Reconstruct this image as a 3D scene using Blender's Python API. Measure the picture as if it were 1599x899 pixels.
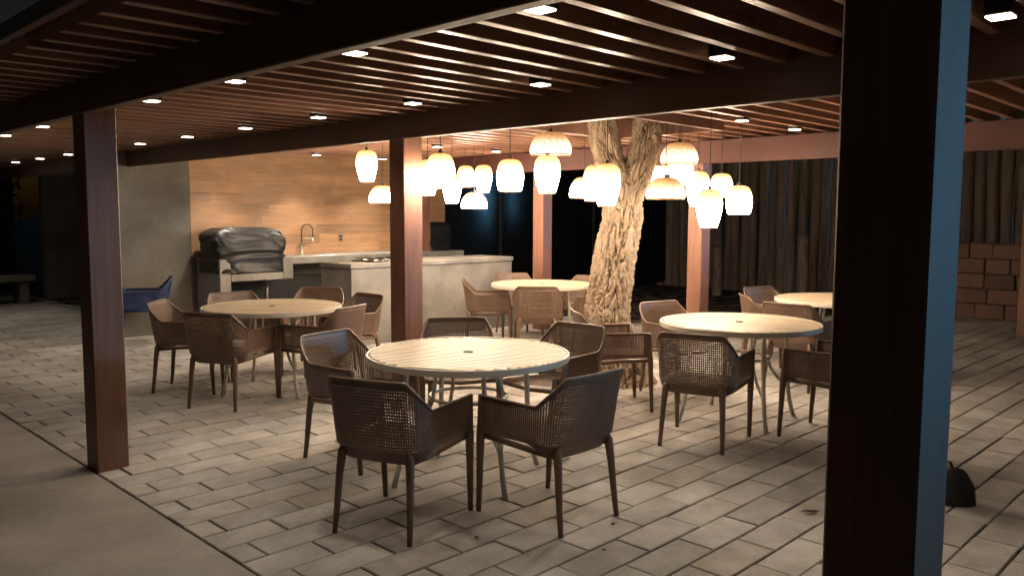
import bpy, bmesh, math, random
from mathutils import Vector, Matrix, noise
random.seed(7)
S = bpy.context.scene
C = S.collection
for o in list(bpy.data.objects): bpy.data.objects.remove(o)

# ------------------------------------------------------------------ camera
F, PITCH, ROLL, YAW, CAMH = 1276.36, 0.0895278, 0.00332226, 0.7791006, 1.6
fw = Vector((math.cos(YAW)*math.cos(PITCH), math.sin(YAW)*math.cos(PITCH), -math.sin(PITCH)))
rt = Vector((math.sin(YAW), -math.cos(YAW), 0)); up = rt.cross(fw)
r2 = math.cos(ROLL)*rt + math.sin(ROLL)*up; u2 = -math.sin(ROLL)*rt + math.cos(ROLL)*up
cam = bpy.data.objects.new('camera', bpy.data.cameras.new('camera')); C.objects.link(cam)
cam.matrix_world = Matrix(((r2.x, u2.x, -fw.x, 0), (r2.y, u2.y, -fw.y, 0), (r2.z, u2.z, -fw.z, CAMH), (0, 0, 0, 1)))
cam.data.sensor_width = 36; cam.data.lens = 36*F/1599; cam.data.clip_start = .05; cam.data.clip_end = 2000
S.camera = cam
# ------------------------------------------------------------------ night sky and the cold low light from beyond the open side
SUN_EL, SUN_STR, SKY_STR = math.radians(2.2), 0.85, 0.0062
sun_from = Vector((0.70, -0.71, 0)).normalized()          # horizontal direction the light comes from
W = bpy.data.worlds.new('World'); S.world = W; W.use_nodes = True
nt = W.node_tree; nt.nodes.clear()
sky = nt.nodes.new('ShaderNodeTexSky'); sky.sky_type = 'NISHITA'; sky.sun_disc = False
sky.sun_elevation = SUN_EL; sky.sun_rotation = math.atan2(sun_from.x, sun_from.y)
bg = nt.nodes.new('ShaderNodeBackground'); bg.inputs[1].default_value = SKY_STR
wo = nt.nodes.new('ShaderNodeOutputWorld'); nt.links.new(sky.outputs[0], bg.inputs[0]); nt.links.new(bg.outputs[0], wo.inputs[0])
sl = bpy.data.lights.new('sun', 'SUN'); sl.energy = SUN_STR; sl.angle = math.radians(6); sl.color = (.20, .60, 1)
so = bpy.data.objects.new('sun', sl); C.objects.link(so)
sd = Vector((sun_from.x*math.cos(SUN_EL), sun_from.y*math.cos(SUN_EL), math.sin(SUN_EL)))
so.rotation_euler = sd.to_track_quat('Z', 'Y').to_euler(); so.location = sd*40
S.view_settings.view_transform = 'Standard'; S.view_settings.look = 'None'
S.view_settings.exposure = 0.25; S.view_settings.gamma = 1; S.view_settings.use_curve_mapping = False
PEND, DOWN = 78.0, 2.8        # pendant radiance, downlight watts

# ------------------------------------------------------------------ materials
def mat(name, base=(.5, .5, .5), rough=.6, spec=.5, metal=0):
    m = bpy.data.materials.new(name); m.use_nodes = True
    b = m.node_tree.nodes['Principled BSDF']
    b.inputs['Base Color'].default_value = (*base, 1); b.inputs['Roughness'].default_value = rough
    b.inputs['Specular IOR Level'].default_value = spec; b.inputs['Metallic'].default_value = metal
    return m, m.node_tree, b
def N(t, typ, **kw):
    n = t.nodes.new(typ)
    for k, v in kw.items():
        if k in n.inputs.keys(): n.inputs[k].default_value = v
        else: setattr(n, k, v)
    return n
def ramp(t, src, stops):
    r = t.nodes.new('ShaderNodeValToRGB'); e = r.color_ramp.elements
    while len(e) < len(stops): e.new(.5)
    for q, (p, c) in zip(e, stops): q.position = p; q.color = (*c, 1)
    t.links.new(src, r.inputs[0]); return r
def mixc(t, fac, a, b, blend='MIX'):
    m = t.nodes.new('ShaderNodeMix'); m.data_type = 'RGBA'; m.blend_type = blend
    for i, v in ((0, fac), (6, a), (7, b)):
        if isinstance(v, (int, float)): m.inputs[i].default_value = v
        elif isinstance(v, tuple): m.inputs[i].default_value = (*v, 1)
        else: t.links.new(v, m.inputs[i])
    return m.outputs[2]
def bump(t, b, src, st, dist=.01):
    n = t.nodes.new('ShaderNodeBump'); n.inputs['Strength'].default_value = st; n.inputs['Distance'].default_value = dist
    t.links.new(src, n.inputs['Height']); t.links.new(n.outputs[0], b.inputs['Normal'])
def math_(t, op, a, b=0.0):
    m = t.nodes.new('ShaderNodeMath'); m.operation = op
    for i, v in ((0, a), (1, b)):
        if isinstance(v, (int, float)): m.inputs[i].default_value = v
        else: t.links.new(v, m.inputs[i])
    return m.outputs[0]
def coords(t, scale=(1, 1, 1), kind='Object', offs=True):
    tc = t.nodes.new('ShaderNodeTexCoord'); mp = t.nodes.new('ShaderNodeMapping'); mp.inputs['Scale'].default_value = scale
    t.links.new(tc.outputs[kind], mp.inputs[0])
    if offs:   # every object gets its own piece of the pattern
        oi = t.nodes.new('ShaderNodeObjectInfo'); v = t.nodes.new('ShaderNodeVectorMath'); v.operation = 'SCALE'
        v.inputs[0].default_value = (37, 53, 71); t.links.new(oi.outputs['Random'], v.inputs['Scale'])
        t.links.new(v.outputs[0], mp.inputs['Location'])
    return mp.outputs[0]
def piece_random(t):
    oi = t.nodes.new('ShaderNodeObjectInfo'); ge = t.nodes.new('ShaderNodeNewGeometry')
    return math_(t, 'FRACT', math_(t, 'ADD', math_(t, 'MULTIPLY', oi.outputs['Random'], 7.31), ge.outputs['Random Per Island']))
def wood(name, c1, c2, rough, axis, var=.35, gs=1.0):
    m, t, b = mat(name, rough=rough)
    sc = [14*gs, 14*gs, 14*gs]; sc[axis] = .9*gs
    n1 = N(t, 'ShaderNodeTexNoise', Scale=2.2, Detail=8, Roughness=.62); t.links.new(coords(t, tuple(sc)), n1.inputs[0])
    n2 = N(t, 'ShaderNodeTexNoise', Scale=1.6, Detail=3); t.links.new(coords(t), n2.inputs[0])
    g = ramp(t, n1.outputs[0], [(.3, c1), (.72, c2)])
    pr = piece_random(t)
    dk = ramp(t, pr, [(0, (1-var,)*3), (1, (1+var*.5, 1+var*.4, 1+var*.35))])
    col = mixc(t, 1, g.outputs[0], dk.outputs[0], 'MULTIPLY')
    bl = ramp(t, n2.outputs[0], [(.3, (.72, .72, .72)), (.7, (1.1, 1.08, 1.05))])
    col = mixc(t, 1, col, bl.outputs[0], 'MULTIPLY')
    t.links.new(col, b.inputs['Base Color'])
    rr = ramp(t, n1.outputs[0], [(.3, (rough-.1,)*3), (.7, (rough+.14,)*3)]); t.links.new(rr.outputs[0], b.inputs['Roughness'])
    bump(t, b, n1.outputs[0], .25, .004)
    return m
def concrete(name, c1, c2, rough=.8, sc=1.0, pits=True):
    m, t, b = mat(name, rough=rough, spec=.3)
    co = coords(t)
    n1 = N(t, 'ShaderNodeTexNoise', Scale=1.7*sc, Detail=9, Roughness=.6); t.links.new(co, n1.inputs[0])
    n2 = N(t, 'ShaderNodeTexNoise', Scale=26*sc, Detail=6, Roughness=.7); t.links.new(co, n2.inputs[0])
    n3 = N(t, 'ShaderNodeTexVoronoi', Scale=9*sc); t.links.new(co, n3.inputs[0])
    a = ramp(t, n1.outputs[0], [(.32, c1), (.68, c2)])
    f = ramp(t, n2.outputs[0], [(.3, (.90, .90, .90)), (.7, (1.06, 1.06, 1.06))])
    col = mixc(t, 1, a.outputs[0], f.outputs[0], 'MULTIPLY')
    if pits:
        pm = ramp(t, n3.outputs[0], [(.05, (.45, .44, .42)), (.16, (1, 1, 1))])
        th = ramp(t, n1.outputs[0], [(.5, (0, 0, 0)), (.62, (1, 1, 1))])
        col = mixc(t, th.outputs[0], col, mixc(t, 1, col, pm.outputs[0], 'MULTIPLY'))
    t.links.new(col, b.inputs['Base Color']); bump(t, b, n2.outputs[0], .35, .004)
    return m
M = {}
M['post'] = wood('reddish_varnished_wood', (.145, .064, .041), (.245, .118, .078), .5, 2, .12)
M['beam'] = wood('dark_brown_beam_wood', (.10, .052, .034), (.175, .09, .06), .5, 1, .15)
M['redbeam'] = wood('red_brown_beam_wood', (.055, .017, .011), (.095, .031, .020), .6, 1, .15)
M['slat'] = wood('brown_slat_wood', (.22, .115, .074), (.34, .185, .122), .34, 0, .2)
M['deck'] = wood('dark_roof_boards', (.07, .031, .018), (.12, .055, .031), .7, 0, .3)
M['plank'] = wood('honey_wall_planks', (.27, .152, .078), (.42, .25, .138), .62, 0, .17)
M['concrete'] = concrete('grey_board_concrete', (.20, .185, .16), (.32, .30, .265))
M['counter'] = concrete('pale_polished_concrete', (.14, .138, .128), (.28, .272, .252), .6, 1.1)
M['slab'] = concrete('brown_grey_floor_concrete', (.25, .235, .215), (.44, .415, .38), .8, .7, False)
M['pier'] = concrete('dark_grey_concrete', (.10, .092, .078), (.17, .155, .13))
M['soil'] = concrete('dark_garden_soil', (.018, .015, .012), (.04, .033, .026), .95, 2, False)
# pavers
m, t, b = mat('grey_beige_pavers', rough=.78, spec=.35); M['paver'] = m
pr = piece_random(t)
base = ramp(t, pr, [(0, (.36, .35, .335)), (.35, (.44, .425, .405)), (.7, (.51, .495, .475)), (1, (.42, .385, .345))])
co = coords(t, kind='Object')
n1 = N(t, 'ShaderNodeTexNoise', Scale=5, Detail=6, Roughness=.6); t.links.new(co, n1.inputs[0])
n2 = N(t, 'ShaderNodeTexNoise', Scale=70, Detail=4, Roughness=.7); t.links.new(co, n2.inputs[0])
gp = N(t, 'ShaderNodeNewGeometry'); n3 = N(t, 'ShaderNodeTexNoise', Scale=.9, Detail=5, Roughness=.6); t.links.new(gp.outputs['Position'], n3.inputs[0])
c = mixc(t, 1, base.outputs[0], ramp(t, n1.outputs[0], [(.3, (.76, .75, .73)), (.68, (1.1, 1.1, 1.1))]).outputs[0], 'MULTIPLY')
c = mixc(t, 1, c, ramp(t, n2.outputs[0], [(.3, (.86, .86, .86)), (.7, (1.1, 1.1, 1.1))]).outputs[0], 'MULTIPLY')
c = mixc(t, 1, c, ramp(t, n3.outputs[0], [(.35, (.66, .65, .63)), (.6, (1.06, 1.06, 1.06))]).outputs[0], 'MULTIPLY')
t.links.new(c, b.inputs['Base Color']); bump(t, b, n2.outputs[0], .3, .003)
# moulded resin chairs
def resin(name, c, rough):
    m, t, b = mat(name, c, rough, .5)
    n = N(t, 'ShaderNodeTexNoise', Scale=7, Detail=4); t.links.new(coords(t), n.inputs[0])
    q = ramp(t, n.outputs[0], [(.3, tuple(v*.82 for v in c)), (.7, tuple(v*1.12 for v in c))]); t.links.new(q.outputs[0], b.inputs['Base Color'])
    return m
M['resin'] = resin('brown_moulded_resin', (.155, .098, .068), .42)
M['blue_resin'] = resin('blue_moulded_resin', (.010, .028, .10), .5)
M['table'] = wood('cream_table_slats', (.50, .41, .28), (.61, .515, .37), .45, 0, .1)
M['tmetal'], t, b = mat('cream_painted_aluminium', (.56, .52, .44), .42)
M['black'], t, b = mat('black_painted_metal', (.02, .02, .02), .5)
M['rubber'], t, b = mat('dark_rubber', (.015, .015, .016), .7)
M['steel'], t, b = mat('brushed_steel', (.45, .41, .36), .3, .5, 1)
M['plate'], t, b = mat('tan_outlet_plate', (.22, .14, .075), .5)
# black tarpaulin
m, t, b = mat('black_vinyl_cover', (.008, .0075, .007), .46, .45); M['tarp'] = m
n1 = N(t, 'ShaderNodeTexNoise', Scale=7, Detail=5, Roughness=.55, Distortion=.8); t.links.new(coords(t, (1, 1, .8)), n1.inputs[0]); bump(t, b, n1.outputs[0], .35, .03)
# bark
m, t, b = mat('ridged_tan_bark', rough=.9, spec=.2); M['bark'] = m
v1 = N(t, 'ShaderNodeTexNoise', Scale=16, Detail=9, Roughness=.72, Distortion=.4); t.links.new(coords(t, (1, 1, .3)), v1.inputs[0])
v2 = N(t, 'ShaderNodeTexNoise', Scale=2.2, Detail=3); t.links.new(coords(t), v2.inputs[0])
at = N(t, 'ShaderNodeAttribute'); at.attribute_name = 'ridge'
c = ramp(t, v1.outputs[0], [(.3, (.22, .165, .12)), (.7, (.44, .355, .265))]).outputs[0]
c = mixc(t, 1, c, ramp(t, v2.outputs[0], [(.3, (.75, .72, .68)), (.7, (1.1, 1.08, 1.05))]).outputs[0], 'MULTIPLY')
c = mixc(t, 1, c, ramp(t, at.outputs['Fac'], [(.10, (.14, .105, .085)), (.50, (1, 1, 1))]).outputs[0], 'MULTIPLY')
t.links.new(c, b.inputs['Base Color']); bump(t, b, v1.outputs[0], .8, .015)
# weathered palisade logs
m, t, b = mat('weathered_grey_logs', rough=.85, spec=.25); M['log'] = m
n1 = N(t, 'ShaderNodeTexNoise', Scale=5, Detail=8, Roughness=.65); t.links.new(coords(t, (3, 3, .35)), n1.inputs[0])
c = ramp(t, n1.outputs[0], [(.3, (.085, .068, .056)), (.7, (.20, .167, .14))]).outputs[0]
c = mixc(t, 1, c, ramp(t, piece_random(t), [(0, (.8, .8, .8)), (1, (1.15, 1.12, 1.1))]).outputs[0], 'MULTIPLY')
t.links.new(c, b.inputs['Base Color']); bump(t, b, n1.outputs[0], .6, .01)
M['block'] = wood('reddish_stone_blocks', (.10, .055, .042), (.17, .10, .08), .85, 0, .5)
M['glass'], t, b = mat('dark_tinted_glass', (.006, .007, .008), .12, .10)
M['leaf'], t, b = mat('green_leaves', (.05, .085, .025), .6)
M['dry_leaf'], t, b = mat('dry_brown_leaf', (.05, .04, .03), .8)
# downlight lens
m, t, b = mat('lit_downlight_lens', (.9, .9, .9)); M['lens'] = m
b.inputs['Emission Color'].default_value = (1, .80, .56, 1); b.inputs['Emission Strength'].default_value = 9
# glowing woven bamboo shade: bulb glow painted as emission by height, dimmer at the denser crown
def shade_mat(name, power, lo, hi, stops):
  m, t, b = mat(name, (.30, .17, .07), .7, .2)
  tc = N(t, 'ShaderNodeTexCoord'); sx = N(t, 'ShaderNodeSeparateXYZ'); t.links.new(tc.outputs['Generated'], sx.inputs[0])
  def strands(sc, rot):
      mp = N(t, 'ShaderNodeMapping'); mp.inputs['Rotation'].default_value = rot; mp.inputs['Scale'].default_value = sc
      t.links.new(tc.outputs['Object'], mp.inputs[0])
      n = N(t, 'ShaderNodeTexNoise', Scale=1, Detail=2, Roughness=.5); t.links.new(mp.outputs[0], n.inputs[0])
      return n.outputs[0]
  s1 = strands((190, 190, 22), (0.5, .3, 0)); s2 = strands((190, 190, 22), (-.5, -.3, .4))
  st = math_(t, 'MINIMUM', s1, s2)
  weave = ramp(t, st, [(.36, (.22, .22, .22)), (.50, (1, 1, 1))]).outputs[0]
  painted_glow = ramp(t, sx.outputs[2], stops).outputs[0]
  closed = ramp(t, sx.outputs[2], [(lo, (1, 1, 1)), (hi, (0, 0, 0))]).outputs[0]
  wv = mixc(t, closed, weave, (1, 1, 1))
  es = math_(t, 'MULTIPLY', math_(t, 'MULTIPLY', painted_glow, wv), power)
  t.links.new(ramp(t, sx.outputs[2], [(.45, (1, .80, .59)), (.80, (1, .50, .17))]).outputs[0], b.inputs['Emission Color'])
  t.links.new(es, b.inputs['Emission Strength'])
  return m
M['shade'] = shade_mat('lit_woven_bamboo', PEND, .40, .62, [(.46, (1, 1, 1)), (.70, (.09, .09, .09)), (1, (.012, .012, .012))])
M['shade_dense'] = shade_mat('lit_dense_woven_bamboo', 2.6, -.2, .02, [(.1, (1, 1, 1)), (.6, (.55, .55, .55)), (1, (.14, .14, .14))])

# ------------------------------------------------------------------ mesh helpers
class MB:
    def __init__(s): s.v = []; s.f = []
    def box(s, x0, x1, y0, y1, z0, z1, ch=0.0, rot=None):
        bm = bmesh.new(); bmesh.ops.create_cube(bm, size=1)
        for q in bm.verts: q.co = Vector(((x0+x1)/2+q.co.x*(x1-x0), (y0+y1)/2+q.co.y*(y1-y0), (z0+z1)/2+q.co.z*(z1-z0)))
        if ch: bmesh.ops.bevel(bm, geom=bm.edges[:], offset=ch, segments=1, affect='EDGES', profile=.5)
        s.add(bm); return s
    def add(s, bm):
        n = len(s.v); bm.verts.index_update()
        s.v += [tuple(q.co) for q in bm.verts]; s.f += [tuple(n+q.index for q in f.verts) for f in bm.faces]; bm.free()
    def tube(s, path, rad, n=8, cap=True, flat=1.0):
        path = [Vector(p) for p in path]; rings = []
        if isinstance(rad, (int, float)): rad = [rad]*len(path)
        ref = None
        for i, p in enumerate(path):
            d = (path[min(i+1, len(path)-1)]-path[max(i-1, 0)]).normalized()
            if ref is None: ref = Vector((0, 0, 1)) if abs(d.z) < .9 else Vector((1, 0, 0))
            a = d.cross(ref); a = a.normalized() if a.length > 1e-6 else Vector((1, 0, 0)); b_ = d.cross(a).normalized(); ref = -b_ if False else ref
            base = len(s.v); rings.append(base)
            for k in range(n):
                q = 2*math.pi*k/n; s.v.append(tuple(p+a*math.cos(q)*rad[i]+b_*math.sin(q)*rad[i]*flat))
        for r0, r1 in zip(rings, rings[1:]):
            for k in range(n): s.f.append((r0+k, r0+(k+1) % n, r1+(k+1) % n, r1+k))
        if cap: s.f.append(tuple(rings[0]+k for k in range(n))[::-1]); s.f.append(tuple(rings[-1]+k for k in range(n)))
        return s
    def lathe(s, prof, n=32, c=(0, 0, 0)):
        rings = []
        for r, z in prof:
            rings.append(len(s.v))
            for k in range(n): s.v.append((c[0]+r*math.cos(2*math.pi*k/n), c[1]+r*math.sin(2*math.pi*k/n), c[2]+z))
        for r0, r1 in zip(rings, rings[1:]):
            for k in range(n): s.f.append((r0+k, r0+(k+1) % n, r1+(k+1) % n, r1+k))
        return s
    def mesh(s, name, m, smooth=False, fix=True):
        me = bpy.data.meshes.new(name); me.from_pydata(s.v, [], s.f); me.materials.append(m)
        if fix:
            bm = bmesh.new(); bm.from_mesh(me); bmesh.ops.recalc_face_normals(bm, faces=bm.faces[:]); bm.to_mesh(me); bm.free()
        if smooth:
            me.polygons.foreach_set('use_smooth', [True]*len(me.polygons))
        return me
    def build(s, name, m, parent=None, smooth=False, loc=(0, 0, 0), fix=True):
        return link(name, s.mesh(name, m, smooth, fix), parent, loc)
def link(name, me, parent=None, loc=(0, 0, 0), rot=(0, 0, 0)):
    o = bpy.data.objects.new(name, me); C.objects.link(o); o.parent = parent; o.location = loc; o.rotation_euler = rot; return o
def tag(o, label=None, cat=None, group=None, kind=None):
    for k, v in (('label', label), ('category', cat), ('group', group), ('kind', kind)):
        if v: o[k] = v
    return o
def empty(name, loc=(0, 0, 0), rz=0):
    o = bpy.data.objects.new(name, None); C.objects.link(o); o.location = loc; o.rotation_euler = (0, 0, rz); o.empty_display_size = .1; return o
KIDS = {}
def copy_tree(o, parent=None):
    c = o.copy(); C.objects.link(c); c.parent = parent
    for ch in o.children: copy_tree(ch, c)
    return c
def bevel(o, w=.004, seg=2):
    m = o.modifiers.new('bevel', 'BEVEL'); m.width = w; m.segments = seg; m.limit_method = 'ANGLE'; return o
def boxo(name, m, parent, x0, x1, y0, y1, z0, z1, ch=.004):
    cx, cy = (x0+x1)/2, (y0+y1)/2
    return MB().box(x0-cx, x1-cx, y0-cy, y1-cy, 0, z1-z0, ch).build(name, m, parent, loc=(cx, cy, z0))
def lamp(parent, kind, energy, loc, color, **kw):
    l = bpy.data.lights.new('light', kind); l.energy = energy; l.color = color
    for k, v in kw.items(): setattr(l, k, v)
    o = bpy.data.objects.new('light', l); C.objects.link(o); o.parent = parent; o.location = loc; return o

# ------------------------------------------------------------------ ground
g = MB(); g.v = [(-300, -300, -.06), (300, -300, -.06), (300, 300, -.06), (-300, 300, -.06)]; g.f = [(0, 1, 2, 3)]
tag(g.build('ground', M['soil']), kind='structure')
slab = MB().box(-9, 1.705, -6, 22, -.055, 0, .006).build('concrete_floor', M['slab']); tag(slab, kind='structure')
PX_, PY_ = .4375, .2085
m, t, b = mat('sand_and_dirt_joints', rough=.95, spec=.1); M['joint'] = m
n1 = N(t, 'ShaderNodeTexNoise', Scale=3.2, Detail=6, Roughness=.65); t.links.new(coords(t), n1.inputs[0])
t.links.new(ramp(t, n1.outputs[0], [(.44, (.012, .010, .009)), (.66, (.20, .17, .135))]).outputs[0], b.inputs['Base Color'])
pave = MB().box(1.711, 15.2, -6, 22, -.055, -.010).build('paved_floor', M['joint']); tag(pave, kind='structure')
def paver_mesh(L, Wd):
    a, b_, c = L/2-.0042, Wd/2-.0042, .005
    s = MB(); s.v = [(-a, -b_, -.03), (a, -b_, -.03), (a, b_, -.03), (-a, b_, -.03), (-a, -b_, -c), (a, -b_, -c), (a, b_, -c), (-a, b_, -c),
                     (-a+c, -b_+c, 0), (a-c, -b_+c, 0), (a-c, b_-c, 0), (-a+c, b_-c, 0)]
    s.f = [(8, 9, 10, 11)] + [(i, (i+1) % 4, 4+(i+1) % 4, 4+i) for i in range(4)] + [(4+i, 4+(i+1) % 4, 8+(i+1) % 4, 8+i) for i in range(4)]
    return s
full = paver_mesh(PX_, PY_); full_me = full.mesh('paver', M['paver'], fix=False)
spots = []
for k in range(-36, 90):
    y = 1.976+PY_*(k+.5)
    if y < -5 or y > 20: continue
    off = 3.392 if k % 2 == 0 else 3.16
    n0 = math.floor((1.713-off)/PX_)
    x = off+PX_*n0
    while x < 15:
        x0, x1 = max(x, 1.713), x+PX_
        if x1-x0 > .05 and not (x0 < 1.92 and x1 > 1.71 and 5.28 < y < 5.5 and False):
            xl = 14.9 if y < 5.6 else 10.0
            if x1 < xl and not (y > 10.9 and x1 > 4.9): spots.append(((x0+x1)/2, y, x1-x0))
        x += PX_
def in_view(x, y):
    v = Vector((x, y, -CAMH)); d = v.dot(fw)
    if d < .3: return None
    px, py = 799.5+F*v.dot(r2)/d, 449.5-F*v.dot(u2)/d
    return d if -60 < px < 1660 and py < 960 else None
vis = []; rest = []
for s_ in spots:
    d = in_view(s_[0], s_[1]); (vis if d else rest).append((d or 99, s_))
vis.sort(); rest += vis[300:]; vis = vis[:300]
def jig(): return random.uniform(-.0025, .0025), random.gauss(0, .0035), random.gauss(0, .0035), random.gauss(0, .006)
for d, (x, y, L) in vis:
    z, rx, ry, rz = jig()
    me = full_me if L > PX_-.01 else paver_mesh(L, PY_).mesh('paver', M['paver'], fix=False)
    link('paver', me, pave, (x+random.uniform(-.003, .003), y+random.uniform(-.002, .002), z), (rx, ry, rz))
far = MB()
for d, (x, y, L) in rest:
    z, rx, ry, rz = jig(); q = paver_mesh(L, PY_); R_ = Matrix.Rotation(rz, 3, 'Z') @ Matrix.Rotation(ry, 3, 'Y') @ Matrix.Rotation(rx, 3, 'X'); n = len(far.v)
    far.v += [tuple(R_ @ Vector(v)+Vector((x, y, z))) for v in q.v]; far.f += [tuple(n+i for i in f) for f in q.f]
tag(far.build('pavers', M['paver'], pave, fix=False), kind='stuff')

# ------------------------------------------------------------------ pergola
perg = empty('pergola', (0, 0, 0)); tag(perg, 'dark brown timber pergola with square posts, beams and slatted roof over the pavers', 'pergola')
PW = .19
def post(x, y, top, w=PW):
    o = boxo('post', M['post'], perg, x, x+w, y, y+w, -.03, top, .006); return o
for x, y in ((1.715, 5.29), (1.715, .545), (4.04, 5.2), (8.35, 5.14), (8.35, 7.65), (8.35, .4), (8.35, 10.3)): post(x, y, 2.5)
post(1.715, 10.03, 2.5)
def beam(x0, x1, y0, y1, z0, z1, nm='beam'): return boxo(nm, M['beam'], perg, x0, x1, y0, y1, z0, z1, .005)
beam(1.703, 1.765, -1.2, 17.0, 2.19, 2.515); beam(1.85, 1.91, -1.2, 17.0, 2.24, 2.515)
beam(4.028, 4.09, -1.2, 17.0, 2.19, 2.58); beam(4.175, 4.235, -1.2, 17.0, 2.24, 2.58)
boxo('beam', M['redbeam'], perg, 8.338, 8.40, -1.2, 11, 2.19, 2.455, .005)
SL = .24
def slat_me(L, w, h): return MB().box(-L/2, L/2, -w/2, w/2, 0, h, .003).mesh('slat', M['slat'])
a_me = slat_me(4.028-1.2+.0, .052, .135); b_me = slat_me(9.05-4.09, .052, .135); b1 = slat_me(5.55-4.09, .052, .135); b2 = slat_me(9.05-7.0, .052, .135)
HX0, HX1, HY0, HY1 = 5.55, 7.0, 4.15, 5.35            # opening for the tree
for k in range(-11, 63):
    y = 2.02+SL*k
    link('slat', a_me, perg, ((1.2+4.028)/2, y, 2.38+random.uniform(-.002, .002)), (random.gauss(0, .01), 0, 0))
    if y > 10.8: continue
    zz = 2.46+random.uniform(-.002, .002)
    if HY0-.03 < y < HY1+.03:
        link('slat', b1, perg, ((5.55+4.09)/2, y, zz)); link('slat', b2, perg, ((9.05+7.0)/2, y, zz))
    else: link('slat', b_me, perg, ((9.05+4.09)/2, y, zz))
for x0, x1, y0, y1 in ((HX0-.03, HX0+.015, HY0, HY1), (HX1-.015, HX1+.03, HY0, HY1), (HX0-.03, HX1+.03, HY0-.045, HY0), (HX0-.03, HX1+.03, HY1, HY1+.045)):
    boxo('opening_frame', M['post'], perg, x0, x1, y0, y1, 2.40, 2.64, .004)
def deck(x0, x1, y0, y1, z): boxo('roof_panel', M['deck'], perg, x0, x1, y0, y1, z, z+.05, .003)
deck(1.95, 4.02, -1.0, 16.9, 2.53)
deck(4.10, HX0-.035, -1.0, 10.8, 2.61); deck(HX0-.031, HX1+.031, -1.0, HY0-.05, 2.61); deck(HX0-.031, HX1+.031, HY1+.05, 10.8, 2.61); deck(HX1+.035, 7.75, -1.0, 10.8, 2.61)
boxo('fascia', M['beam'], perg, 1.15, 1.195, -1.0, 16.9, 2.44, 2.52, .004)

# ------------------------------------------------------------------ downlights
def downlight(x, y, z, label, group, lit=1.0, spread=120):
    o = empty('downlight', (x, y, z)); tag(o, label, 'light', group)
    MB().box(-.05, .05, -.05, .05, .006, .11, .004).build('housing', M['black'], o)
    MB().box(-.043, .043, -.043, .043, -.002, .0045, .001).build('lens', M['lens'], o)
    lamp(o, 'AREA', DOWN*lit, (0, 0, -.006), (1, .86, .69), shape='SQUARE', size=.08, spread=math.radians(spread))
ORD = ['first', 'second', 'third', 'fourth', 'fifth', 'sixth', 'seventh', 'eighth', 'ninth']
for i in range(-1, 12):
    y = 2.12+1.195*i; past = y > 5.4; n_ = i-3 if past else 2-i
    where = ORD[n_]+(' past the outer post towards the end wall' if past else ' from the outer post towards the broad dark post')
    if i >= 0: downlight(2.29, y, 2.355, 'square downlight beside the outer beam, '+where, 'downlights along the outer beam', .45 if past else 1)
    downlight(3.59, y, 2.355, 'square downlight beside the inner beam, '+where, 'downlights along the inner beam', .55 if past else 1)
for x, y, w in ((6.7, 3.74, 'over the table beside the tree'), (7.73, 3.74, 'over the table by the palisade'), (6.7, 7.94, 'between the island and its table'), (7.73, 7.94, 'over the island end by the back post')):
    downlight(x, y, 2.435, 'small square downlight in the slats '+w, 'downlights among the pendant lamps')
for x, w in ((5.2, 'covered grill'), (6.44, 'sink'), (7.6, 'wall outlet')):
    downlight(x, 10.3, 2.435, 'small square downlight washing the plank wall above the '+w, 'downlights washing the plank wall', 5, 95)

# ------------------------------------------------------------------ kitchen wall
YW = 10.9
wall = empty('kitchen_wall', (0, 0, 0)); tag(wall, 'honey wood plank wall on concrete behind the outdoor kitchen', 'wall')
boxo('concrete_core', M['pier'], wall, 3.78, 9.36, YW+.032, YW+.25, -.05, 2.85, .01)
boxo('end_pier', M['pier'], wall, 3.78, 4.835, YW+.0, YW+.031, -.05, 2.84, .006)
ph = .148; row = 0; z = 1.0
while z < 2.8:
    x = 4.84-random.uniform(0, 1.2)
    while x < 9.36:
        L = random.uniform(.9, 1.9); x0, x1 = max(x, 4.838), min(x+L, 9.36)
        if x1-x0 > .06: boxo('plank', M['plank'], wall, x0+.0003, x1-.0003, YW+random.uniform(-.0008, .0008), YW+.03, z+.0003, z+ph-.0003, .0006)
        x += L
    z += ph
# far concrete wall at the end of the covered walk
fwall = empty('end_wall', (0, 0, 0)); tag(fwall, 'bare grey concrete wall closing the covered walk beyond the blue chair', 'wall')
for i in range(2):
    boxo('concrete_panel', M['concrete'], fwall, 4.75+i*1.25+.004, 6.0+i*1.25-.004, 17.0, 17.25, -.05, 3.0, .01)
bench = empty('concrete_bench', (3.6, 16.4, 0)); tag(bench, 'low dark concrete bench at the far end of the covered walk', 'bench')
MB().box(-.9, .75, -.25, .3, .40, .5, .01).build('seat', M['pier'], bench)
for sx_ in (-.8, .5): MB().box(sx_, sx_+.15, -.2, .25, -.02, .398, .01).build('leg', M['pier'], bench)

hd = empty('hedge', (0, 18.6, 0)); tag(hd, 'dark clipped hedge added behind the low concrete bench to block the sky', 'hedge')  # hedge added to cover the sky glow past the bench
MB().box(-7, 4.6, -.3, .3, -.1, 3.0, .05).build('inner_growth', M['soil'], hd)
hl = MB()
for i in range(5200):
    p = Vector((random.uniform(-7.1, 4.7), -.34-random.random()*.14, random.uniform(0, 3.1))) if i % 5 else Vector((random.uniform(-7.1, 4.7), random.uniform(-.4, .4), 3.0+random.random()*.15))
    a = Vector((random.uniform(-1, 1), random.uniform(-.6, .6), random.uniform(-1, 1))).normalized()*.07; bb = a.cross(Vector((random.random()-.5, -1, random.random()-.5))).normalized()*.035; n = len(hl.v)
    hl.v += [tuple(p-a), tuple(p+bb), tuple(p+a), tuple(p-bb)]; hl.f.append((n, n+1, n+2, n+3))
tag(hl.build('foliage', M['leaf'], hd, fix=False), kind='stuff')
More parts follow.
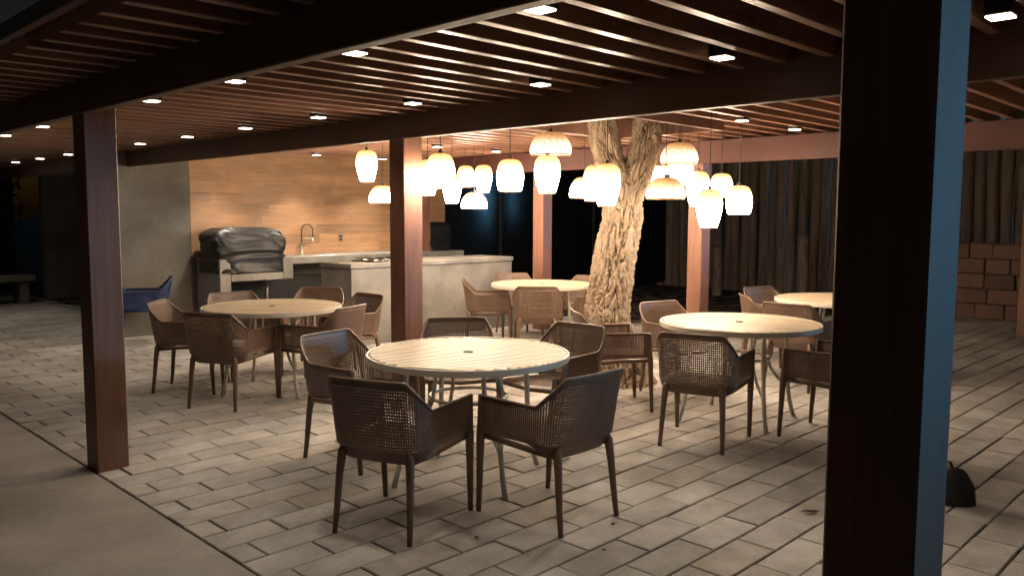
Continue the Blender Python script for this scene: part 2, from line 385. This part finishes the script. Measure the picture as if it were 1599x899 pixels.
# ------------------------------------------------------------------ kitchen counters
ctr = empty('kitchen_counter', (0, 0, 0)); tag(ctr, 'pale concrete counter with a grill recess along the plank wall', 'counter')
YF = 10.2
def cb(n, *a, m='counter'): return boxo(n, M[m], ctr, *a, .006)
cb('side_panel', 4.90, 5.05, YF, YW-.008, -.03, 1.0); cb('upright', 5.82, 5.97, YF, YW-.008, .70, 1.0); cb('recess_shelf', 5.052, 5.818, YF, YW-.008, .70, .80)
cb('worktop', 5.974, 9.2, YF+.02, YW-.008, .90, 1.0); cb('end_panel', 9.06, 9.198, YF+.04, YW-.01, -.03, .898)
cb('undercounter_shade', 5.06, 9.05, YW-.1, YW-.012, -.03, .69, m='rubber')  # black panel stands in for the shade in the open space under the counter
sink = MB().box(6.15, 6.75, 10.32, 10.72, .985, 1.004, .004).build('sink', M['steel'], ctr)
isl = empty('kitchen_island', (0, 0, 0)); tag(isl, 'large concrete kitchen island with a gas hob on top', 'island')
boxo('body', M['counter'], isl, 5.60, 8.34, 8.24, 8.90, -.03, .94, .006); boxo('worktop', M['counter'], isl, 5.585, 8.355, 8.225, 8.915, .943, 1.0, .005)
pipe = MB().tube([(5.75, 10.55, .69), (5.75, 10.55, .35), (5.78, 10.6, .28), (5.85, 10.72, .26)], .022, 10).build('drain_pipe', M['steel'], ctr, True)
hob = empty('gas_hob', (6.35, 8.58, 1.0)); tag(hob, 'black gas hob with cast iron burners on the island', 'hob')
MB().box(-.36, .36, -.24, .24, .001, .014, .004).build('hob_plate', M['black'], hob)
for bx, by in ((-.24, -.11), (-.24, .12), (0, 0), (.24, -.11), (.24, .12)):
    bn = MB().lathe([(0, .03), (.045, .03), (.05, .018), (.06, .0145)], 16).build('burner', M['steel'], hob, loc=(bx, by, 0))
    gm = MB()
    for a in range(4): gm.box(-.1, .1, -.006, .006, .034, .046); gm.v[-8:] = [tuple(Matrix.Rotation(a*math.pi/4, 3, 'Z') @ Vector(v)) for v in gm.v[-8:]]
    gm.build('grate', M['black'], bn)
for i in range(5): MB().lathe([(0, .03), (.018, .03), (.02, .014)], 12).build('knob', M['steel'], hob, loc=(-.2+.1*i, -.215, 0))
# faucet
fa = empty('kitchen_tap', (6.46, 10.78, 1.0)); tag(fa, 'tall spring neck kitchen tap standing behind the sink', 'tap')
MB().lathe([(.028, 0), (.028, .01), (.02, .015), (.018, .16), (.012, .17)], 14).build('base', M['steel'], fa, True)
neck = [(0, 0, .16), (0, 0, .36)]+[(.085-.085*math.cos(a), -.03*math.sin(a/2), .36+.085*math.sin(a)) for a in [math.pi*i/12 for i in range(1, 13)]]+[(.17, -.03, .28), (.17, -.03, .22)]
MB().tube(neck, .0085, 8).build('neck', M['black'], fa, True)
MB().tube([(.17, -.03, .24), (.17, -.03, .15)], [.013, .017], 10).build('spray_head', M['steel'], fa, True)
MB().tube([(0, 0, .24), (.17, -.03, .24)], .006, 8).build('holder', M['steel'], fa, True)
MB().tube([(.015, 0, .09), (.07, -.02, .10)], .007, 8).build('lever', M['steel'], fa, True)
ol = empty('wall_outlet', (7.22, YW-.003, 1.17)); tag(ol, 'small tan power outlet on the plank wall', 'outlet')
MB().box(-.04, .04, -.008, 0, 0, .12, .003).build('plate', M['plate'], ol)
for i in (0, 1): MB().box(-.02, .02, -.012, -.0085, .02+i*.05, .05+i*.05, .002).build('socket', M['black'], ol)
# grill under a black cover
def cover(name, loc, sx_, sy_, sz_, label, seed, hood=True):
    s = MB(); nu, nv = 96, 48
    def sup(a, e): c_, s_ = math.cos(a), math.sin(a); return math.copysign(abs(c_)**e, c_), math.copysign(abs(s_)**e, s_)
    for j in range(nv+1):
        q = j/nv
        if q < .72: zz = q/.72*.78; k = 1.0
        else: w = (q-.72)/.28; zz = .78+.22*math.sin(w*math.pi/2); k = math.cos(w*math.pi/2)**.35 if w < 1 else 0
        if hood: k *= 1-.10*max(0, zz-.55)
        for i in range(nu):
            cx, cy = sup(2*math.pi*i/nu, .32)
            x, y = cx*sx_/2*k, cy*sy_/2*k
            if hood and cy < 0: y *= 1-.45*max(0, zz-.5)*1.4       # sloping front lid
            p = Vector((x*5+seed, y*5, zz*4))
            n = noise.noise(p*.8)*.03+(abs(noise.noise(Vector((x*5+zz*3.2+seed, y*5, zz*2.2-x*1.5))))-.2)*.07
            fold = -.03*max(0, 1-abs(zz-.40-.09*x-.03*math.sin(x*6+seed))/.07)
            nd = Vector((cx, cy, .2)).normalized()*(n+fold)
            s.v.append((x+nd.x, y+nd.y, zz*sz_+nd.z*.6))
    for j in range(nv):
        for i in range(nu): s.f.append((j*nu+i, j*nu+(i+1) % nu, (j+1)*nu+(i+1) % nu, (j+1)*nu+i))
    o = s.build(name, M['tarp'], None, True, loc); return tag(o, label, 'grill')
cover('covered_grill', (5.385, 10.5, .815), 1.04, .64, .60, 'grill under a creased black vinyl cover set in the counter recess', 2.0)
cover('covered_appliance', (8.75, 10.52, 1.005), .55, .45, .47, 'small appliance under a black cover at the end of the worktop', 9.0, False)

# ------------------------------------------------------------------ dark glazing, palisade and stone wall beyond
gl = empty('glass_screen', (0, 0, 0)); tag(gl, 'dark tinted glass screen behind the back posts', 'glass screen')
for i in range(5):
    x0 = 9.42+i*1.39; boxo('pane', M['glass'], gl, x0+.03, x0+1.36, 11.0, 11.02, .05, 3.0, .001); boxo('mullion', M['black'], gl, x0-.03, x0+.028, 10.97, 11.05, -.05, 3.05, .002)
pal = empty('log_palisade', (0, 0, 0)); tag(pal, 'tall palisade of weathered upright logs behind the far table', 'fence')
y = 0.2
logs = []
for v in range(4):
    s = MB(); rr = .115; nn = 14
    for j in range(15):
        z = j*.25; cx, cy = noise.noise(Vector((z*.4, v*7, 1)))*.035, noise.noise(Vector((z*.4, v*7, 9)))*.03
        for k in range(nn):
            a = 2*math.pi*k/nn; r_ = rr*(1-.03*j/14)*(1+.09*noise.noise(Vector((math.cos(a)*1.2, math.sin(a)*1.2, z*.8+v*5))))
            s.v.append((cx+r_*math.cos(a), cy+r_*math.sin(a), z))
    for j in range(14):
        for k in range(nn): s.f.append((j*nn+k, j*nn+(k+1) % nn, (j+1)*nn+(k+1) % nn, (j+1)*nn+k))
    s.f.append(tuple(14*nn+k for k in range(nn))); logs.append(s.mesh('log', M['log'], True))
while y < 11.3:
    o = link('log', random.choice(logs), pal, (16.4+random.uniform(-.06, .06), y, -.1), (random.gauss(0, .008), random.gauss(0, .008), random.uniform(0, 6.28)))
    k = random.uniform(.80, .92); o.scale = (k, k, random.uniform(.95, 1.05)); y += random.uniform(.205, .235)
for x, y, h, w in ((14.6, 8.6, 1.1, 'nearest the glass screen'), (15.0, 7.0, 1.35, 'tallest of three'), (14.4, 5.6, 1.3, 'nearest the stone wall')):
    o = link('log_stump', random.choice(logs), None, (x, y, -.1)); o.scale = (.9, .9, h/3.5)
    tag(o, 'short upright log standing before the palisade, '+w, 'log', 'short logs before the palisade')
st = empty('stone_wall', (0, 0, 0)); tag(st, 'low wall of reddish stone blocks beside the palisade', 'wall')
boxo('core', M['block'], st, 14.28, 14.6, -14, 4.75, -.05, 1.18, .01)  # long unseen run of the wall added to block the low sun
z = 0.0; r_ = 0
while z < 1.15:
    y = -14-random.uniform(0, .3); hh = .235
    while y < 4.75:
        L = random.uniform(.32, .62); y0, y1 = max(-14, y), min(y+L, 4.77)
        if y1-y0 > .08: boxo('stone_block', M['block'], st, 14.2+random.uniform(-.03, .03), 14.279, y0+.006, y1-.006, z+.005, z+hh-.005, .012)
        y += L
    z += hh
boxo('end_post', M['post'], None, 12.55, 12.74, 2.65, 2.84, -.03, 2.5, .006)
tag(bpy.data.objects['end_post'], 'dark wooden post in front of the stone block wall', 'post')

# ------------------------------------------------------------------ tree
TB = Vector((6.28, 4.74, 0))
def on_ray(px, py, D): return Vector((0, 0, CAMH))+D*(fw+r2*(px-799.5)/F-u2*(py-449.5)/F)
DT = (TB-Vector((0, 0, CAMH))).dot(fw)
def trunk_mesh():
    s = MB(); ridge = []
    def limb(path, rads, seed, n=220, dz=.009):
        pts = []; L = 0
        P = [Vector(p) for p in path]
        seg = []
        for i in range(len(P)-1):
            m = max(2, int((P[i+1]-P[i]).length/dz))
            for q in range(m): seg.append((i, q/m))
        seg.append((len(P)-2, 1.0)); rings = []
        for i, q in seg:
            p0, p1, p2, p3 = P[max(i-1, 0)], P[i], P[i+1], P[min(i+2, len(P)-1)]
            c = .5*((2*p1)+(-p0+p2)*q+(2*p0-5*p1+4*p2-p3)*q*q+(-p0+3*p1-3*p2+p3)*q**3)
            r = rads[i]*(1-q)+rads[i+1]*q
            rings.append(len(s.v))
            for k in range(n):
                a = 2*math.pi*k/n; d = Vector((math.cos(a), math.sin(a), 0))
                lo = 1+.10*noise.noise(Vector((d.x*1.1, d.y*1.1, c.z*.9+seed)))
                w = noise.noise(Vector((d.x*1.5, d.y*1.5, c.z*1.6+seed)))*.5
                u = Vector((math.cos(a+w*.25)*r*30, math.sin(a+w*.25)*r*30, c.z*4.2+seed))
                u += Vector((noise.noise(u*.6), noise.noise(u*.6+Vector((9, 2, 4))), 0))*.7
                h1 = abs(noise.noise(u))*3.2; h2 = abs(noise.noise(Vector((u.x*2, u.y*2, u.z*4.5))+Vector((5, 5, 5))))*2.6
                h = min(1, h1)*.62+min(1, h2)*.38; f = noise.noise(u*5)
                ridge.append(max(0, min(1, h)))
                rr = r*lo+(h-.5)*.046+f*.008
                s.v.append((c.x+d.x*rr, c.y+d.y*rr, c.z))
        for r0, r1 in zip(rings, rings[1:]):
            for k in range(n): s.f.append((r0+k, r0+(k+1) % n, r1+(k+1) % n, r1+k))
    pt = lambda x, y: on_ray(x, y, DT)
    limb([TB+Vector((0, 0, -.1)), TB+Vector((0, 0, .10)), pt(950, 500), pt(955, 440), pt(962, 390), pt(971, 335), pt(968, 292), pt(952, 250), pt(943, 205), pt(938, 165), pt(930, 90), pt(915, -60)],
         [.46, .285, .205, .196, .192, .182, .165, .142, .132, .13, .125, .11], 0.0)
    limb([pt(972, 352), pt(979, 312), pt(992, 275), pt(1003, 240), pt(1011, 200), pt(1017, 160), pt(1030, 90), pt(1050, -60)], [.11, .148, .142, .132, .128, .125, .12, .10], 20.0)
    me = s.mesh('trunk', M['bark'], True)
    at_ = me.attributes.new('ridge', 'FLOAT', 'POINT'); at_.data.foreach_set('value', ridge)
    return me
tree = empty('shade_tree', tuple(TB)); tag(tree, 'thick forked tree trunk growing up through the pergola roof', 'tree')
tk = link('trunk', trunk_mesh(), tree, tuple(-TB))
cr = MB()
for i in range(2600):
    d = Vector((random.gauss(0, 1), random.gauss(0, 1), random.gauss(0, .55)))
    p = Vector((6.3, 4.8, 6.4))+d*1.25
    a = Vector((random.uniform(-1, 1), random.uniform(-1, 1), random.uniform(-.6, .6))).normalized()*.09; bb = a.cross(Vector((random.random(), random.random(), 1))).normalized()*.04; n = len(cr.v)
    cr.v += [tuple(p-a), tuple(p+bb), tuple(p+a), tuple(p-bb)]; cr.f.append((n, n+1, n+2, n+3))
for i in range(16):
    pass
cr.build('crown', M['leaf'], tree, loc=tuple(-TB), fix=False)
lb = MB()
for i in range(9):
    a = i*.7; b0 = on_ray(915 if i % 2 else 1050, -60, DT); e = Vector((6.3+1.4*math.cos(a), 4.8+1.4*math.sin(a), 6.0+.8*random.random()))
    lb.tube([b0-Vector((0, 0, .2)), (b0+e)/2+Vector((0, 0, .4)), e], [.09, .06, .02], 8)
lb.build('branch', M['bark'], tree, True, tuple(-TB))

# ------------------------------------------------------------------ net armchair
def net(s, P, nu, nv, hole, solid):
    """grid P(i,j) of nu x nv cells; each cell a square hole in a web unless solid(i,j)"""
    base = len(s.v); s.v += [tuple(P(i, j)) for j in range(nv+1) for i in range(nu+1)]
    id_ = lambda i, j: base+j*(nu+1)+i
    for j in range(nv):
        for i in range(nu):
            q = [id_(i, j), id_(i+1, j), id_(i+1, j+1), id_(i, j+1)]
            if solid(i, j): s.f.append(tuple(q)); continue
            c = sum((Vector(s.v[k]) for k in q), Vector())/4; n = len(s.v)
            s.v += [tuple(c+(Vector(s.v[k])-c)*hole) for k in q]
            for k in range(4): s.f.append((q[k], q[(k+1) % 4], n+(k+1) % 4, n+k))
def thick(s, name, m, t=.005):
    bm = bmesh.new(); me = bpy.data.meshes.new(name); me.from_pydata(s.v, [], s.f); bm.from_mesh(me)
    bmesh.ops.remove_doubles(bm, verts=bm.verts[:], dist=1e-5); bmesh.ops.recalc_face_normals(bm, faces=bm.faces[:])
    bmesh.ops.solidify(bm, geom=bm.faces[:], thickness=t); bm.to_mesh(me); bm.free(); me.materials.append(m); return me
# plan outline of the wrap-round shell: right arm front -> back -> left arm front
def outline():
    pts = [Vector((.285, .245)), Vector((.278, .08)), Vector((.268, -.08))]
    for i in range(1, 10):
        a = math.pi/2*i/10; pts.append(Vector((.268-.10+.10*math.cos(a), -.13-.125*math.sin(a))))
    pts += [Vector((.16, -.257)), Vector((.08, -.263)), Vector((0, -.265))]
    return pts+[Vector((-p.x, p.y)) for p in pts[-2::-1]]
OUT = outline()
cum = [0]
for a, b_ in zip(OUT, OUT[1:]): cum.append(cum[-1]+(b_-a).length)
def out_at(u):
    d = u*cum[-1]
    for i in range(len(cum)-1):
        if d <= cum[i+1]+1e-9: return OUT[i].lerp(OUT[i+1], (d-cum[i])/(cum[i+1]-cum[i]))
    return OUT[-1]
def smooth(x): x = max(0, min(1, x)); return x*x*(3-2*x)
def top_z(u):
    w = abs(u-.5)*cum[-1]                      # distance along the shell from the middle of the back
    return .645+.155*(1-max(0, min(1, (w-.205)/.125)))-.006*(1-min(1, w/.2))*0
def bot_z(u):
    w = abs(u-.5)*cum[-1]; return .372+.075*smooth((w-.16)/.25)
def shell_pt(u, v):
    p = out_at(u); zt, zb = top_z(u), bot_z(u); z = zb+(zt-zb)*v
    w = abs(u-.5)*cum[-1]; isb = 1-smooth((w-.22)/.2)
    lean = .055*max(0, (z-.44)/.36)*isb; tuck = .055*max(0, (.46-z)/.09)*isb
    sp = 1+.03*(z-.44)/.2
    return Vector((p.x*sp*(1-.9*tuck), p.y-lean+tuck, z))
def chair_parts(m):
    parts = []
    s = MB(); nu, nv = 112, 26
    net(s, lambda i, j: shell_pt(i/nu, j/nv), nu, nv, .47, lambda i, j: j >= nv-2 or j < 4 or i < 3 or i >= nu-3)
    parts.append(('backrest', thick(s, 'backrest', m)))
    s = MB(); nx, ny = 36, 38
    def seat(i, j):
        q = j/ny; w = .195+.055*q; x = (i/nx*2-1)*w; y = -.225+.49*q
        if q < .2: x *= .86+.14*(q/.2)
        return Vector((x, y, .448-.022*(1-(x/w)**2)*math.sin(q*math.pi)**.6-.018*(1-q)-.022*max(0, q-.88)/.12))
    net(s, seat, nx, ny, .47, lambda i, j: i < 3 or i >= nx-3 or j < 2 or j >= ny-3)
    parts.append(('seat', thick(s, 'seat', m, .006)))
    s = MB()
    n = 90; s.tube([shell_pt(i/n, 1) for i in range(n+1)], .0088, 8, True)
    for u in (0, 1): s.tube([shell_pt(u, v/8) for v in range(9)], .011, 8)
    me = s.mesh('arm_rim', m, True); parts.append(('arm_rim', me))
    s = MB(); ap = [(-.262, .255, .425), (-.255, .0, .418), (-.235, -.14, .405), (-.20, -.215, .395)]
    s.tube(ap, [.019, .017, .017, .018], 8, True); s.tube([(-x, y, z) for x, y, z in ap], [.019, .017, .017, .018], 8, True)
    s.tube([(-.262, .255, .425), (0, .268, .412), (.262, .255, .425)], .017, 8, True)
    parts.append(('seat_frame', s.mesh('seat_frame', m, True)))
    for sx_ in (-1, 1):
        s = MB(); s.tube([(sx_*.287, .246, .648), (sx_*.279, .255, .50), (sx_*.274, .262, .42), (sx_*.272, .272, .2), (sx_*.27, .282, 0)], [.014, .019, .0235, .0185, .014], 10, True)
        parts.append(('leg', s.mesh('leg', m, True)))
        s = MB(); s.tube([(sx_*.18, -.225, .46), (sx_*.197, -.232, .41), (sx_*.205, -.245, .30), (sx_*.213, -.262, .12), (sx_*.218, -.277, 0)], [.014, .024, .020, .0165, .0135], 10, True)
        parts.append(('leg', s.mesh('leg', m, True)))
    return parts
CH = chair_parts(M['resin']); CHB = None
def chair(x, y, d, label, group, parts=CH, name='net_armchair'):
    o = empty(name, (x, y, 0), math.atan2(d[1], d[0])-math.pi/2); tag(o, label, 'chair', group)
    for n, me in parts: link(n, me, o)
    return o
# ------------------------------------------------------------------ round slatted tables
TZ, TR = .77, .615
def table_parts():
    parts = []
    s = MB(); s.lathe([(TR-.014, TZ-.001), (TR-.004, TZ), (TR, TZ-.004), (TR, TZ-.036), (TR-.006, TZ-.04), (TR-.04, TZ-.04), (TR-.04, TZ-.030), (TR-.014, TZ-.026), (TR-.014, TZ-.001)], 96)
    parts.append(('top_rim', s.mesh('top_rim', M['tmetal'], False), (0, 0, 0)))
    pitch = .0447; k = -13
    while k <= 13:
        y = k*pitch; ch = math.sqrt(max(0, (TR-.0145)**2-(abs(y)+.018)**2))
        if ch > .05: parts.append(('slat', MB().box(-ch, ch, -.0168, .0168, TZ-.016, TZ-.0015, .002).mesh('slat', M['table']), (0, y, 0)))
        k += 1
    parts.append(('hole_cap', MB().lathe([(0, TZ+.003), (.028, TZ+.003), (.031, TZ-.001), (.031, TZ-.012)], 20).mesh('hole_cap', M['rubber']), (0, 0, 0)))
    s = MB(); 
    for a in range(2):
        c_, s_ = math.cos(a*math.pi/2+math.pi/4), math.sin(a*math.pi/2+math.pi/4)
        s.tube([(-c_*(TR-.05), -s_*(TR-.05), TZ-.03-.001*a), (c_*(TR-.05), s_*(TR-.05), TZ-.03-.001*a)], .012, 6)
    parts.append(('underframe', s.mesh('underframe', M['tmetal']), (0, 0, 0)))
    s = MB(); n = 40; s.tube([(.235*math.cos(2*math.pi*i/n), .235*math.sin(2*math.pi*i/n), .50) for i in range(n+1)], .011, 8, False)
    parts.append(('brace_ring', s.mesh('brace_ring', M['tmetal'], True), (0, 0, 0)))
    for a in range(4):
        q = a*math.pi/2+math.pi/4; c_, s_ = math.cos(q), math.sin(q)
        P = lambda r, z: (r*c_, r*s_, z)
        s = MB(); s.tube([P(.40, TZ-.04), P(.405, .6), P(.415, .4), P(.43, .22), P(.455, .10), P(.485, 0)], [.017]*6, 8)
        parts.append(('leg', s.mesh('leg', M['tmetal'], True), (0, 0, 0)))
        s = MB(); s.tube([P(.20, TZ-.04), P(.215, .62), P(.235, .5), P(.275, .40), P(.335, .32), P(.415, .255)], .0125, 8)
        parts.append(('brace', s.mesh('brace', M['tmetal'], True), (0, 0, 0)))
    return parts
TP = table_parts()
def table(x, y, rz, label):
    o = empty('round_table', (x, y, 0), rz); tag(o, label, 'table', 'round slatted tables')
    for n, me, l in TP: link(n, me, o, l)
table(3.31, 3.64, math.radians(-62), 'round cream slatted table with two chairs turning their backs, in front of the pergola post')
table(5.78, 3.20, math.radians(-80), 'round cream slatted table between the tree trunk and the broad dark post')
table(3.72, 6.73, math.radians(-50), 'round cream slatted table surrounded by six chairs beside the grill')
table(7.28, 6.68, math.radians(-40), 'round cream slatted table between the kitchen island and the tree trunk')
table(8.15, 3.42, math.radians(-60), 'round cream slatted table by the log palisade')
g1, g2, g3, g4, g5 = 'chairs at the table before the post', 'chairs at the table beside the tree', 'chairs at the table by the grill', 'chairs at the table by the island', 'chairs at the table by the palisade'
chair(2.56, 3.345, (.93, .36), 'brown net armchair, back turned to the plain concrete floor, at the table before the post', g1)
chair(3.205, 2.865, (.03, 1), 'brown net armchair facing the pergola post across its table, arm beside a pale table leg', g1)
chair(3.06, 4.44, (.18, -1), 'brown net armchair between its table and the table by the grill', g1)
chair(3.98, 4.48, (-.62, -.78), 'brown net armchair right beside the foot of the pergola post', g1)
chair(4.27, 3.80, (-1, -.05), 'brown net armchair back to back with a chair of the table beside the tree', g1)
chair(5.02, 3.05, (.96, .27), 'brown net armchair with light shining through its net back, at the table beside the tree', g2)
chair(5.42, 4.18, (.78, -.63), 'brown net armchair side-on before the foot of the tree trunk', g2)
chair(6.22, 4.02, (-.25, -1), 'brown net armchair wedged between the tree trunk and its table', g2)
chair(5.80, 2.44, (-.02, 1), 'brown net armchair half hidden by the broad dark post', g2)
chair(3.215, 7.30, (.72, -.69), 'brown net armchair nearest the outer post at the table by the grill', g3)
chair(3.19, 6.49, (.87, .49), 'brown net armchair with its back to the outer post at the table by the grill', g3)
chair(3.93, 6.22, (-.36, .93), 'light brown net armchair turned to the grill, between two tables', g3)
chair(3.85, 7.55, (-.1, -1), 'brown net armchair tucked in on the grill side of its table', g3)
chair(4.60, 7.48, (-.75, -.66), 'brown net armchair on the sink side of the table by the grill', g3)
chair(4.50, 6.74, (-1, -.02), 'brown net armchair before the corner of the concrete island', g3)
chair(6.90, 7.22, (.72, -.69), 'tan net armchair side-on against the concrete island', g4)
chair(6.86, 6.36, (.75, .66), 'tan net armchair with its back to the near tables, beside the tree', g4)
chair(7.75, 7.55, (-.5, -.86), 'tan net armchair on the glass screen side of its table', g4)
chair(8.02, 6.75, (-1, -.1), 'tan net armchair half hidden behind the tree trunk, facing the island', g4)
chair(7.60, 5.98, (-.35, .94), 'tan net armchair behind the tree trunk, turned to the glass screen', g4)
chair(7.32, 3.42, (1, .02), 'brown net armchair with its back to the tree side table, facing the palisade', g5)
chair(7.66, 3.86, (.66, -.75), 'brown net armchair side-on at the table by the palisade', g5)
chair(8.36, 4.16, (-.25, -.97), 'brown net armchair with its back to the palisade', g5)
def recolor(parts, m):
    out = []; seen = {}
    for n, me in parts: q = me.copy(); q.materials[0] = m; out.append((n, q))
    return out
chair(4.0, 10.38, (-.92, .38), 'blue armchair standing by the concrete end of the kitchen wall', None, recolor(CH, M['blue_resin']), 'blue_armchair')

# ------------------------------------------------------------------ pendant lamps
PROF = {
 'barrel': [(.29, 0), (.34, .08), (.43, .30), (.485, .50), (.50, .64), (.485, .77), (.435, .88), (.35, .96), (.2, 1.0), (.0, 1.0)],
 'bell':   [(.38, 0), (.43, .06), (.475, .22), (.50, .42), (.49, .60), (.455, .76), (.39, .89), (.30, .965), (.16, 1.0), (.0, 1.0)],
 'dome':   [(.46, 0), (.485, .05), (.50, .18), (.49, .34), (.455, .54), (.40, .72), (.33, .87), (.25, .96), (.15, 1.0), (.0, 1.0)]}
def pendant(kind, px, y0, y1, wpx, size, label):
    D = size*F/wpx; a = on_ray(px, y0, D); b_ = on_ray(px, y1, D); h = a.z-b_.z
    o = empty('pendant_lamp', (b_.x, b_.y, b_.z)); tag(o, label, 'lamp', 'woven pendant lamps')
    pr = PROF[kind]; fine = []
    for (r0, z0), (r1, z1) in zip(pr, pr[1:]):
        for q in range(3): fine.append(((r0+(r1-r0)*q/3)*size, (z0+(z1-z0)*q/3)*h))
    fine.append((0.004, h))
    MB().lathe(fine, 36).build('shade', M['shade_dense' if kind == 'dome' and size > .35 else 'shade'], o, True)
    MB().lathe([(fine[0][0]+.004, -.004), (fine[0][0]+.004, .006), (fine[0][0]-.002, .006), (fine[0][0]-.002, -.004), (fine[0][0]+.004, -.004)], 36).build('bottom_hoop', M['plate'], o, True)
    zt = 2.595-b_.z
    MB().tube([(0, 0, h), (0, 0, zt)], .004, 6).build('cord', M['black'], o)
    MB().lathe([(.012, h+.03), (.016, h+.02), (.018, h-.002)], 10).build('socket', M['black'], o)
for a in (
 ('barrel', 573, 235, 284, 33, .23, 'barrel shaped glowing pendant hanging alone before the plank wall'),
 ('dome', 598, 290, 317, 43, .34, 'dome pendant partly hidden by the pergola post'),
 ('barrel', 668, 250, 306, 33, .23, 'barrel pendant just peeping out beside the pergola post'),
 ('bell', 688, 240, 294, 45, .229, 'broad bell shaped pendant beside the pergola post'),
 ('barrel', 706, 272, 318, 30, .23, 'slim barrel pendant hanging low below the broad bell beside the post'),
 ('bell', 727.5, 259, 292, 27, .23, 'short bell pendant just above the low white dome pendant'),
 ('barrel', 755, 258, 301, 27.5, .23, 'slim barrel pendant between two bell pendants over the island table'),
 ('dome', 740.5, 301, 326, 41, .34, 'low white dome pendant over the kitchen island end'),
 ('bell', 796.5, 249, 299, 42.5, .24, 'broad bell pendant hanging on its own before the glass screen'),
 ('dome', 860, 207, 242, 66, .36, 'wide dome pendant up under the slats, directly above a barrel pendant'),
 ('barrel', 854.5, 243, 302, 41, .23, 'tall barrel pendant directly below a wide dome'),
 ('dome', 912, 277, 309, 46, .34, 'dome pendant peeping out behind the barrel that hangs before the trunk'),
 ('bell', 928, 258, 314, 36, .26, 'bell pendant overlapped by the barrel that hangs before the trunk'),
 ('barrel', 947, 256, 322, 43, .23, 'tall barrel pendant hanging right in front of the tree trunk'),
 ('dome', 1060.5, 223, 255, 59, .36, 'wide dome pendant up under the slats beside the tree fork'),
 ('barrel', 1063, 248, 290, 38, .24, 'barrel pendant below the dome beside the tree fork'),
 ('barrel', 1028, 252, 292, 28, .22, 'slim barrel pendant partly behind the tree fork'),
 ('dome', 1039, 277, 311, 62, .36, 'wide dome pendant hanging low against the tree trunk'),
 ('barrel', 1089, 268, 323, 36, .23, 'barrel pendant behind the lowest barrel beside the tree'),
 ('bell', 1126, 271, 308, 34, .23, 'short bell pendant before the back post'),
 ('barrel', 1106.5, 296, 356, 41, .23, 'lowest hanging barrel pendant over the table beside the tree'),
 ('bell', 1153.5, 290, 335, 40, .235, 'rounded bell pendant farthest from the trunk before the palisade')): pendant(*a)

# ------------------------------------------------------------------ small things on the pavers
bag = MB()
nu, nv = 28, 14
for j in range(nv+1):
    q = j/nv
    for i in range(nu):
        a = 2*math.pi*i/nu; r_ = (1-q**2.6)**.5 if q < 1 else 0
        x, y = math.cos(a)*.11*r_, math.sin(a)*.075*r_
        n_ = noise.noise(Vector((x*14, y*14, q*3)))*.012
        bag.v.append((x*(1+n_*5)-.02*q, y, q*.20+n_))
for j in range(nv):
    for i in range(nu): bag.f.append((j*nu+i, j*nu+(i+1) % nu, (j+1)*nu+(i+1) % nu, (j+1)*nu+i))
bo = empty('small_bag', (4.93, 1.36, .002), YAW-math.pi/2); tag(bo, 'small slumped black bag on the pavers behind the broad dark post', 'bag')
bag.build('pouch', M['rubber'], bo, True)
MB().tube([(-.09, 0, .12), (-.12, .0, .2), (-.08, .02, .25), (-.03, .02, .22), (-.02, 0, .17)], .008, 8).build('handle', M['rubber'], bo, True)
lf = MB(); lf.v = [(-.06, 0, .004), (-.02, .018, .012), (.03, .016, .006), (.06, 0, .010), (.02, -.017, .005), (-.03, -.014, .011), (0, 0, .016)]
lf.f = [(0, 6, 1), (1, 6, 2), (2, 6, 3), (3, 6, 4), (4, 6, 5), (5, 6, 0)]
o = lf.build('fallen_leaf', M['dry_leaf'], None, False, (4.19, 1.87, .002), False); o.rotation_euler = (0, 0, -.7); tag(o, 'dry brown leaf lying on a paver before the broad dark post', 'leaf')

for k, (x, y, w) in enumerate(((3.298, 2.515, 'beside a chair foot'), (2.676, 2.885, 'between two chairs turning their backs'), (3.008, 2.345, 'out in the open'))):
    q = link('leaf_fragment', o.data, None, (x, y, .002), (0, 0, k*1.3)); q.scale = (.28, .45, .6)
    tag(q, 'tiny dark leaf fragment on the pavers, '+w, 'leaf', 'leaf fragments')
